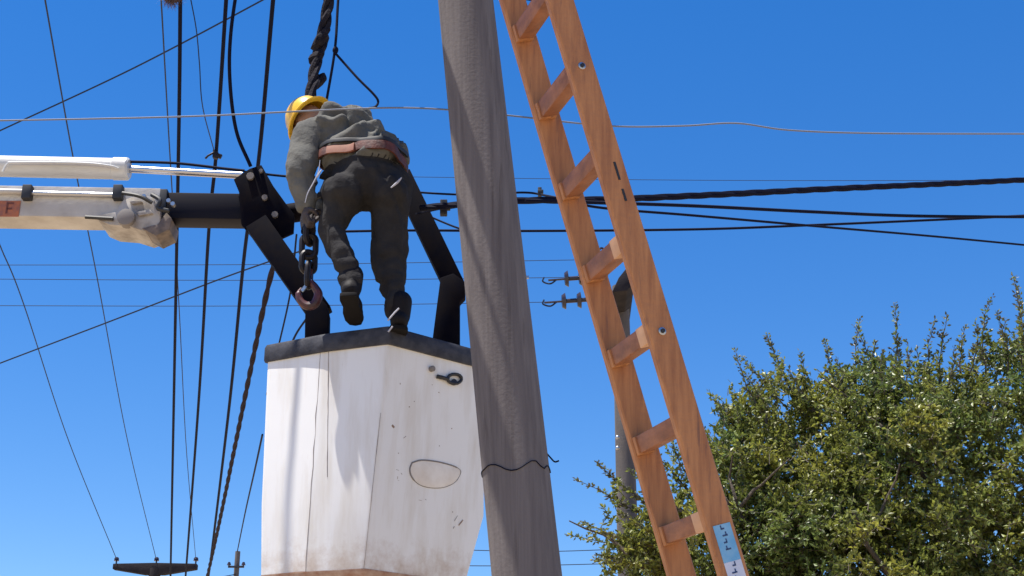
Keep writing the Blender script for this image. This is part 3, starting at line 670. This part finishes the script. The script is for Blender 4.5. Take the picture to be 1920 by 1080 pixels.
for y0, y1, x0, x1, Yf, lab in ((497, 486, -60, 1160, 30, 'very faint level wire crossing behind the worker at knee height'), (523, 520, -60, 1090, 30, 'very faint level wire crossing behind the worker at shin height'), (573, 566, -60, 1060, 30, 'very faint level wire crossing behind the worker at boot height'),
        (330, 338, 640, 2000, 34, 'very faint level wire above the thick twisted cable'), (1031, 1029, 860, 1180, 42, 'upper faint wire low between the pole and the tree'), (1058, 1056, 700, 1180, 42, 'lower faint wire low between the pole and the tree')):
    wire('distant_wire', lab, [(x0, y0, Yf), ((x0+x1)/2, (y0+y1)/2+4, Yf), (x1, y1, Yf)], .0075 if Yf < 40 else .012, 'cable_thin', n=6)
wire('thin_wire', 'thin dark wire descending beside the lower left of the bucket', [(492, 815, 19), (478, 880, 22), (460, 960, 29), (445, 1034, 39)], .014, 'cable')
wire('thin_wire', 'short thin wire seen under the left support arm above the bucket rim', [(580, 590, 11), (556, 625, 11.4), (540, 660, 11.8)], .009, 'cable')
wire('thin_wire', 'thin wire between the twisted brown cable and the left support arm', [(556, 440, 10.5), (545, 545, 11.5), (522, 650, 12.8), (500, 740, 14)], .008, 'cable')
# connector blocks and clamps
for (x, y, Yc_, sx, sz, lab, cat) in ((832, 390, 7.36, .02, .045, 'small black cable connector left of the concrete pole', 'connector'), (1012, 361, 8.25, .012, .03, 'tiny clamp on the thin wire right of the concrete pole', 'clamp')):
    b = MB(); q = P(x, y, Yc_); b.box(q, (sx, 0, 0), (0, .02, 0), (0, 0, sz)); b.box(q+Vector((sx*.4, -.01, 0)), (sx*1.5, 0, 0), (0, .012, 0), (0, 0, sz*.4)); tag(b.build('cable_connector', M['black'], bevel=.004), lab, cat)
q = P(404, 290, 10.45); b = MB(); b.box(q, (.018, .01, 0), (0, .018, 0), (0, 0, .035)); b.beam(q, q+Vector((.05, 0, -.02)), (0, 1, 0), .012, .018); b.tube([q+Vector((-.01, -.02, .01)), q+Vector((-.055, -.02, -.02)), q+Vector((-.075, -.02, -.045))], .009, 6)
tag(b.build('cable_clamp', M['chain'], bevel=.003), 'small metal clamp on the black cable just above the piston rod', 'clamp')
# thin rope with its tied hook
rope = thing('hook_rope', 'thin black rope with a bent wire hook hanging right of the sling', 'rope', P(612, 190, 8.05))
b = MB(); b.tube(spline([P(645, -160, 8.05), P(634, 0, 8.05), (P(628, 92, 8.05)), P(612, 190, 8.1), P(604, 240, 8.15)], 8), .0095, 6); b.build('rope', M['cable'], rope)
b = MB(); b.tube(spline([P(629, 100, 8.04), P(645, 118, 8.03), P(672, 148, 8.0), P(700, 176, 7.98), P(709, 190, 7.98), P(704, 200, 7.98), P(692, 203, 7.98)], 7), .008, 6); b.build('wire_hook', M['cable'], rope)
b = MB(); q = P(629, 94, 8.04); b.ball(q, Vector((.02, 0, 0)), Vector((0, .02, 0)), Vector((0, 0, .028)), 8, 6); b.build('knot', M['cable'], rope)
# the fuzzy tuft caught on the cable
tuf = MB(); c0 = P(322, -2, 8.85)
for i in range(420):
    d = Vector((random.gauss(0, 1), random.gauss(0, 1), random.gauss(0, 1)-.1)).normalized(); l_ = random.uniform(.04, .095)
    s_ = c0+Vector((random.gauss(0, .022), random.gauss(0, .02), random.gauss(.01, .012)))
    pm = s_+d*l_*.5+Vector((random.gauss(0, .008), 0, random.gauss(0, .008))); o_ = d.orthogonal().normalized()*.0016
    e_ = s_+d*l_+Vector((random.gauss(0, .01), 0, -.008)); tuf.add([s_-o_, s_+o_, pm+o_, pm-o_, e_], [(0, 1, 2, 3), (3, 2, 4)])
tuf.tube([c0+Vector((-.05, 0, .004)), c0, c0+Vector((.055, 0, .004))], [.018, .034, .022], 8)
tag(tuf.build('air_plant', M['tuft'], smooth=False), 'fuzzy dark brown plant tuft clinging to the cable at the top edge', 'plant')

# ------------------------------------------------------------------ far poles
Yf = 33.0; q = P(291, 1066, Yf)
tp_ = thing('crossarm_pole', 'distant concrete pole with a long T crossarm at the lower left', 'pole', Vector((q.x, q.y, 0)))
b = MB(); b.tube([(q.x, q.y, 0), (q.x, q.y, q.z)], [.2, .13], 16); b.build('shaft', M['concrete_dark'], tp_)
lx, rx = P(213, 1062, Yf).x, P(370, 1062, Yf).x; zt_, zc = P(291, 1057, Yf).z, P(291, 1078, Yf).z; ze = P(213, 1068, Yf).z
poly = [(lx, zt_-.01), (q.x, zt_+.01), (rx, zt_-.01), (rx, ze), (q.x+.22, zc), (q.x-.22, zc), (lx, ze)]
b = MB(); b.prism([Vector((x, Yf-.09, z)) for x, z in poly], (0, .18, 0)); b.build('crossarm', M['concrete_dark'], tp_, bevel=.02)
for x in (218, 293, 367):
    qq = P(x, 1056, Yf); b = MB(); b.tube([qq+Vector((0, 0, z)) for z in (-.02, .05, .052, .09, .092, .13, .14)], [.018, .018, .06, .05, .06, .04, .02], 12); b.build('pin_insulator', M['porcelain'], tp_)
q = P(446, 1034, 40)
sp = thing('small_pole', 'slim distant grey pole left of the bucket bottom', 'pole', Vector((q.x, q.y, 0)))
b = MB(); b.tube([(q.x, q.y, 0), (q.x, q.y, q.z)], [.12, .07], 12); b.build('shaft', M['concrete_far'], sp)
b = MB(); z = P(446, 1064, 40).z; b.box((q.x, q.y-.1, z), (.22, 0, 0), (0, .03, 0), (0, 0, .025)); b.build('crossarm', M['black'], sp)
for s in (-1, 1):
    b = MB(); b.tube([(q.x+s*.2, q.y-.1, z), (q.x+s*.2, q.y-.1, z+.04), (q.x+s*.2, q.y-.1, z+.045), (q.x+s*.2, q.y-.1, z+.13)], [.02, .02, .06, .03], 10); b.build('pin_insulator', M['porcelain'], sp)
b = MB(); z2 = P(446, 1078, 40).z; b.tube(spline([(q.x, q.y-.1, z2), (q.x-.5, q.y-.1, z2-.12), (q.x-1.3, q.y-.1, z2-.5)], 6), .012, 6); b.build('stay_wire', M['cable_thin'], sp)

Yr = 18.5; q = P(1163, 540, Yr)
rp_ = thing('background_pole', 'round grey concrete pole standing behind the ladder and in the tree', 'pole', Vector((q.x, q.y, 0)))
b = MB(); b.tube([(q.x, q.y, 0), (q.x, q.y, q.z*.5), (q.x, q.y, q.z+.02)], [.19, .145, .112], 24); b.build('shaft', M['concrete_far'], rp_)
b = MB(); ca = [(1147, 548), (1160, 520), (1176, 500), (1190, 508), (1190, 530), (1176, 545)]
b.prism([P(x, y, Yr-.9) for x, y in ca], (.05, 1.6, 0)); b.build('crossarm', M['concrete_dark'], rp_, bevel=.02)
def string(a, b_, n, m):
    d = (b_-a); bb = MB(); pts = []; rs = []
    for k in range(n):
        t = (k+.3)/n; pts += [a+d*t, a+d*(t+.02), a+d*(t+.30/n), a+d*(t+.34/n)]; rs += [.03, .115, .085, .03]
    bb.tube(pts, rs, 14); bb.tube([a-d*.15, b_+d*.25], .014, 6); return bb
for (x0, y0, x1, y1) in ((1128, 518, 1048, 524), (1128, 560, 1042, 566)):
    string(P(x0, y0, Yr-.7), P(x1, y1, Yr-.7), 3, 'porcelain').build('strain_insulator', M['porcelain'], rp_)
b = MB(); b.tube(spline([P(1126, 482, Yr-.5), P(1122, 472, Yr-.5), P(1128, 465, Yr-.5), P(1136, 472, Yr-.5)], 5), .016, 6); b.build('arcing_horn', M['porcelain'], rp_)
for y in (524, 566):
    b = MB(); b.tube(spline([P(1044, y, Yr-.7), P(1032, y+8, Yr-.7), P(1018, y+4, Yr-.7), P(1020, y-4, Yr-.7)], 5), .011, 6); b.build('jumper', M['cable_thin'], rp_)
for y in (820, 840):
    qq = P(1158, y, Yr-.2); b = MB(); b.ball(qq, .03, None, None, 8, 6); b.build('bolt', M['bolt'], rp_)

# ------------------------------------------------------------------ the tree
YT = 14.5
tb = P(1760, 1080, YT); tree = thing('tree', 'dense leafy green tree with upright wispy shoots behind the ladder at right', 'tree', Vector((tb.x, YT, 0)))
tr = MB()
def branch(a, b_, ra, rb, bend=.15, n=7):
    a, b_ = Vector(a), Vector(b_); l = (b_-a).length
    pts = [a.lerp(b_, k/n)+Vector((noise.noise((k*.5, a.x, 1)), noise.noise((k*.5, a.y, 5)), noise.noise((k*.5, b_.x, 9))*.4))*bend*l*math.sin(math.pi*k/n) for k in range(n+1)]
    tr.tube(pts, [ra+(rb-ra)*k/n for k in range(n+1)], 8); return pts
root = Vector((tb.x, YT, 0)); fork = root+Vector((.05, .0, 2.1))
branch(root, fork, .2, .15, .05); limbs = []
for px, py, dy, r in ((1330, 900, -.6, .07), (1500, 800, .5, .08), (1680, 760, -.4, .09), (1850, 720, .6, .09), (2050, 780, -.2, .08), (1130, 1000, -.3, .05), (1600, 960, -1.2, .06), (2250, 900, .4, .07)):
    e = P(px, py, YT+dy); pts = branch(fork, e, r, .018, .2, 9); limbs.append(pts)
# crown volume: clumps spread over overlapping ellipsoids (pixel centre, distance, radii in metres)
blobs = [(1480, 960, 14.4, .95, .8, .85, 120), (1700, 900, 14.3, 1.15, 1.0, 1.0, 170), (1900, 860, 14.5, 1.05, 1.0, 1.0, 140), (1560, 850, 14.9, .85, .75, .7, 80),
         (1400, 1050, 14.2, .9, .8, .7, 95), (1620, 1080, 13.9, 1.2, .9, .7, 130), (1850, 1060, 13.9, 1.2, .9, .75, 130), (2150, 960, 14.5, 1.2, 1.1, 1.2, 110), (1740, 770, 14.9, .8, .7, .45, 50), (1880, 730, 14.8, .6, .6, .5, 42),
         (1395, 840, 14.6, .45, .5, .5, 34), (1250, 1060, 14.4, .6, .5, .42, 40), (1750, 1250, 14.3, 2.6, 1.3, 1.0, 220), (1480, 760, 14.8, .5, .5, .3, 18), (1620, 730, 14.8, .45, .5, .3, 18)]
LV, LF, LMI = [], [], []
def leaf(p, d, ln, wd, mi):
    d = d.normalized(); s = Vector((random.gauss(0, 1), random.gauss(0, 1), random.gauss(0, 1))); s = (s-d*s.dot(d)).normalized(); n = d.cross(s)
    o = len(LV); LV.extend([p, p+d*ln*.5+s*wd+n*wd*.35, p+d*ln, p+d*ln*.5-s*wd+n*wd*.35]); LF.append((o, o+1, o+2)); LF.append((o, o+2, o+3)); LMI.extend((mi, mi))
twigs = MB()
def clump(c, rad, nl, up=.5, mi=0):
    # a spray of a few twigs carrying leaves
    for _ in range(max(3, nl//14)):
        d = Vector((random.gauss(0, 1), random.gauss(0, 1), random.gauss(0, .8)+up)).normalized(); ln = rad*random.uniform(.7, 1.4); a = c-d*ln*.3+Vector((random.gauss(0, rad*.35), random.gauss(0, rad*.35), random.gauss(0, rad*.35))); e = a+d*ln
        twigs.tube([a, a.lerp(e, .5)+Vector((random.gauss(0, .01), random.gauss(0, .01), 0)), e], [.005, .0035, .002], 3, cap=False)
        for k in range(14):
            t = .12+.88*k/14; p = a.lerp(e, t); ld = (d*.6+Vector((random.gauss(0, 1), random.gauss(0, 1), random.gauss(0, 1)))*.75)
            leaf(p, ld, random.uniform(.04, .075), random.uniform(.012, .020), mi)
for (px, py, Y_, rx_, ry_, rz_, cnt) in blobs:
    c = P(px, py, Y_)
    for i in range(int(cnt*1.9)):
        d = Vector((random.gauss(0, 1), random.gauss(0, 1), random.gauss(0, 1))).normalized(); r = random.uniform(.25, 1)**.45
        p = c+Vector((d.x*rx_*r, d.y*ry_*r, d.z*rz_*r)); lump = 1+.34*noise.noise(p*1.6)
        p = c+(p-c)*lump
        if noise.noise(p*1.9+Vector((4, 2, 8))) < -.34: continue
        clump(p, random.uniform(.15, .26), random.choice((56, 70, 84)))
# upright shoots at the top
def shoot(px0, py0, px1, py1, dens=1.0, Y_=14.7):
    Y_ += random.uniform(-.5, .5); a, e = P(px0, py0, Y_), P(px1, py1, Y_+random.uniform(-.1, .1)); l = (e-a).length
    bow = Vector((random.uniform(-.08, .08), 0, 0)); pts = [a.lerp(e, k/8)+bow*math.sin(math.pi*k/8)*l+Vector((random.gauss(0, .008), 0, 0)) for k in range(9)]
    twigs.tube(pts, [.010-.0009*k for k in range(9)], 4, cap=False)
    for k in range(int(l*115*dens)):
        t = random.uniform(.05, 1)**.9; i = min(7, int(t*8)); p = pts[i].lerp(pts[i+1], t*8-i); d = (e-a).normalized()*.7+Vector((random.gauss(0, .7), random.gauss(0, .7), random.gauss(0, .4)))
        sz = 1.15-.45*t; leaf(p+d*.01, d, random.uniform(.04, .075)*sz, random.uniform(.012, .019)*sz, 1 if random.random() < .55 else 0)
    for k in range(int(l*5)):
        t = random.uniform(.15, .8); i = min(7, int(t*8)); p = pts[i]; d = ((e-a).normalized()+Vector((random.choice((-1, 1))*random.uniform(.4, .9), random.gauss(0, .5), 0))).normalized(); ln = random.uniform(.1, .3)*(1.1-t); q = p+d*ln
        twigs.tube([p, q], [.004, .002], 3, cap=False)
        for j in range(int(ln*75)): leaf(p.lerp(q, random.random()), d+Vector((random.gauss(0, .7), random.gauss(0, .7), random.gauss(0, .5))), random.uniform(.03, .055), random.uniform(.009, .014), 1 if random.random() < .5 else 0)
for a in ((1440, 800, 1378, 655), (1470, 760, 1388, 668), (1500, 760, 1438, 625), (1520, 770, 1432, 700), (1560, 740, 1545, 640), (1540, 790, 1480, 690), (1600, 740, 1610, 598), (1640, 760, 1604, 612), (1650, 740, 1640, 640), (1690, 730, 1678, 568), (1700, 720, 1700, 640),
          (1740, 720, 1752, 600), (1760, 720, 1775, 590), (1800, 700, 1810, 610), (1820, 700, 1830, 600), (1850, 700, 1858, 556), (1890, 700, 1868, 585), (1915, 690, 1898, 515), (1930, 680, 1912, 540), (1960, 690, 1950, 500), (2000, 700, 2010, 560),
          (1420, 830, 1330, 735), (1400, 850, 1345, 770), (1380, 900, 1318, 800), (1440, 790, 1400, 700), (1580, 760, 1570, 670), (1720, 730, 1722, 650), (1780, 720, 1790, 650), (1660, 740, 1655, 660), (1510, 760, 1500, 660), (1870, 690, 1885, 600)):
    shoot(*a)
# loose sprays on the left side, in front of the background pole
for a in ((1250, 1050, 1062, 1002), (1240, 1030, 1090, 980), (1260, 1000, 1085, 900), (1270, 980, 1120, 868), (1280, 960, 1180, 880), (1300, 940, 1230, 850), (1310, 920, 1260, 830), (1260, 1060, 1110, 1050), (1240, 1070, 1120, 1040), (1250, 1020, 1160, 960), (1290, 960, 1200, 920), (1240, 1060, 1150, 1000), (1330, 900, 1290, 800), (1330, 880, 1275, 780)):
    shoot(*a, dens=1.5, Y_=14.3)
for x, y in ((1300, 940), (1320, 980), (1290, 960), (1330, 900), (1320, 850), (1270, 930), (1310, 1030), (1280, 1060), (1240, 1010), (1225, 1050), (1340, 940), (1345, 820), (1180, 1010), (1200, 1060), (1150, 1060), (1165, 930), (1130, 985), (1240, 960), (1280, 900), (1290, 1000), (1310, 860), (1260, 870)):
    clump(P(x, y, 14.3+random.uniform(-.3, .3)), .2, 56)
for pts in limbs:
    for k in (4, 6, 8):
        for _ in range(2): branch(pts[k], pts[k]+Vector((random.uniform(-.8, .8), random.uniform(-.6, .6), random.uniform(.1, .8))), .022, .006, .2, 5)
tr.build('trunk', M['bark'], tree)
twigs.build('twigs', M['bark'], tree)['kind'] = 'stuff'
lme = bpy.data.meshes.new('crown'); off = tree.location
lme.from_pydata([tuple(v-off) for v in LV], [], LF); lme.materials.append(M['leaf']); lme.materials.append(M['leaf_young'])
lme.polygons.foreach_set('material_index', LMI)
cr = bpy.data.objects.new('crown', lme); COL.objects.link(cr); cr.parent = tree; cr['kind'] = 'stuff'
print('leaves', len(LF)//2)
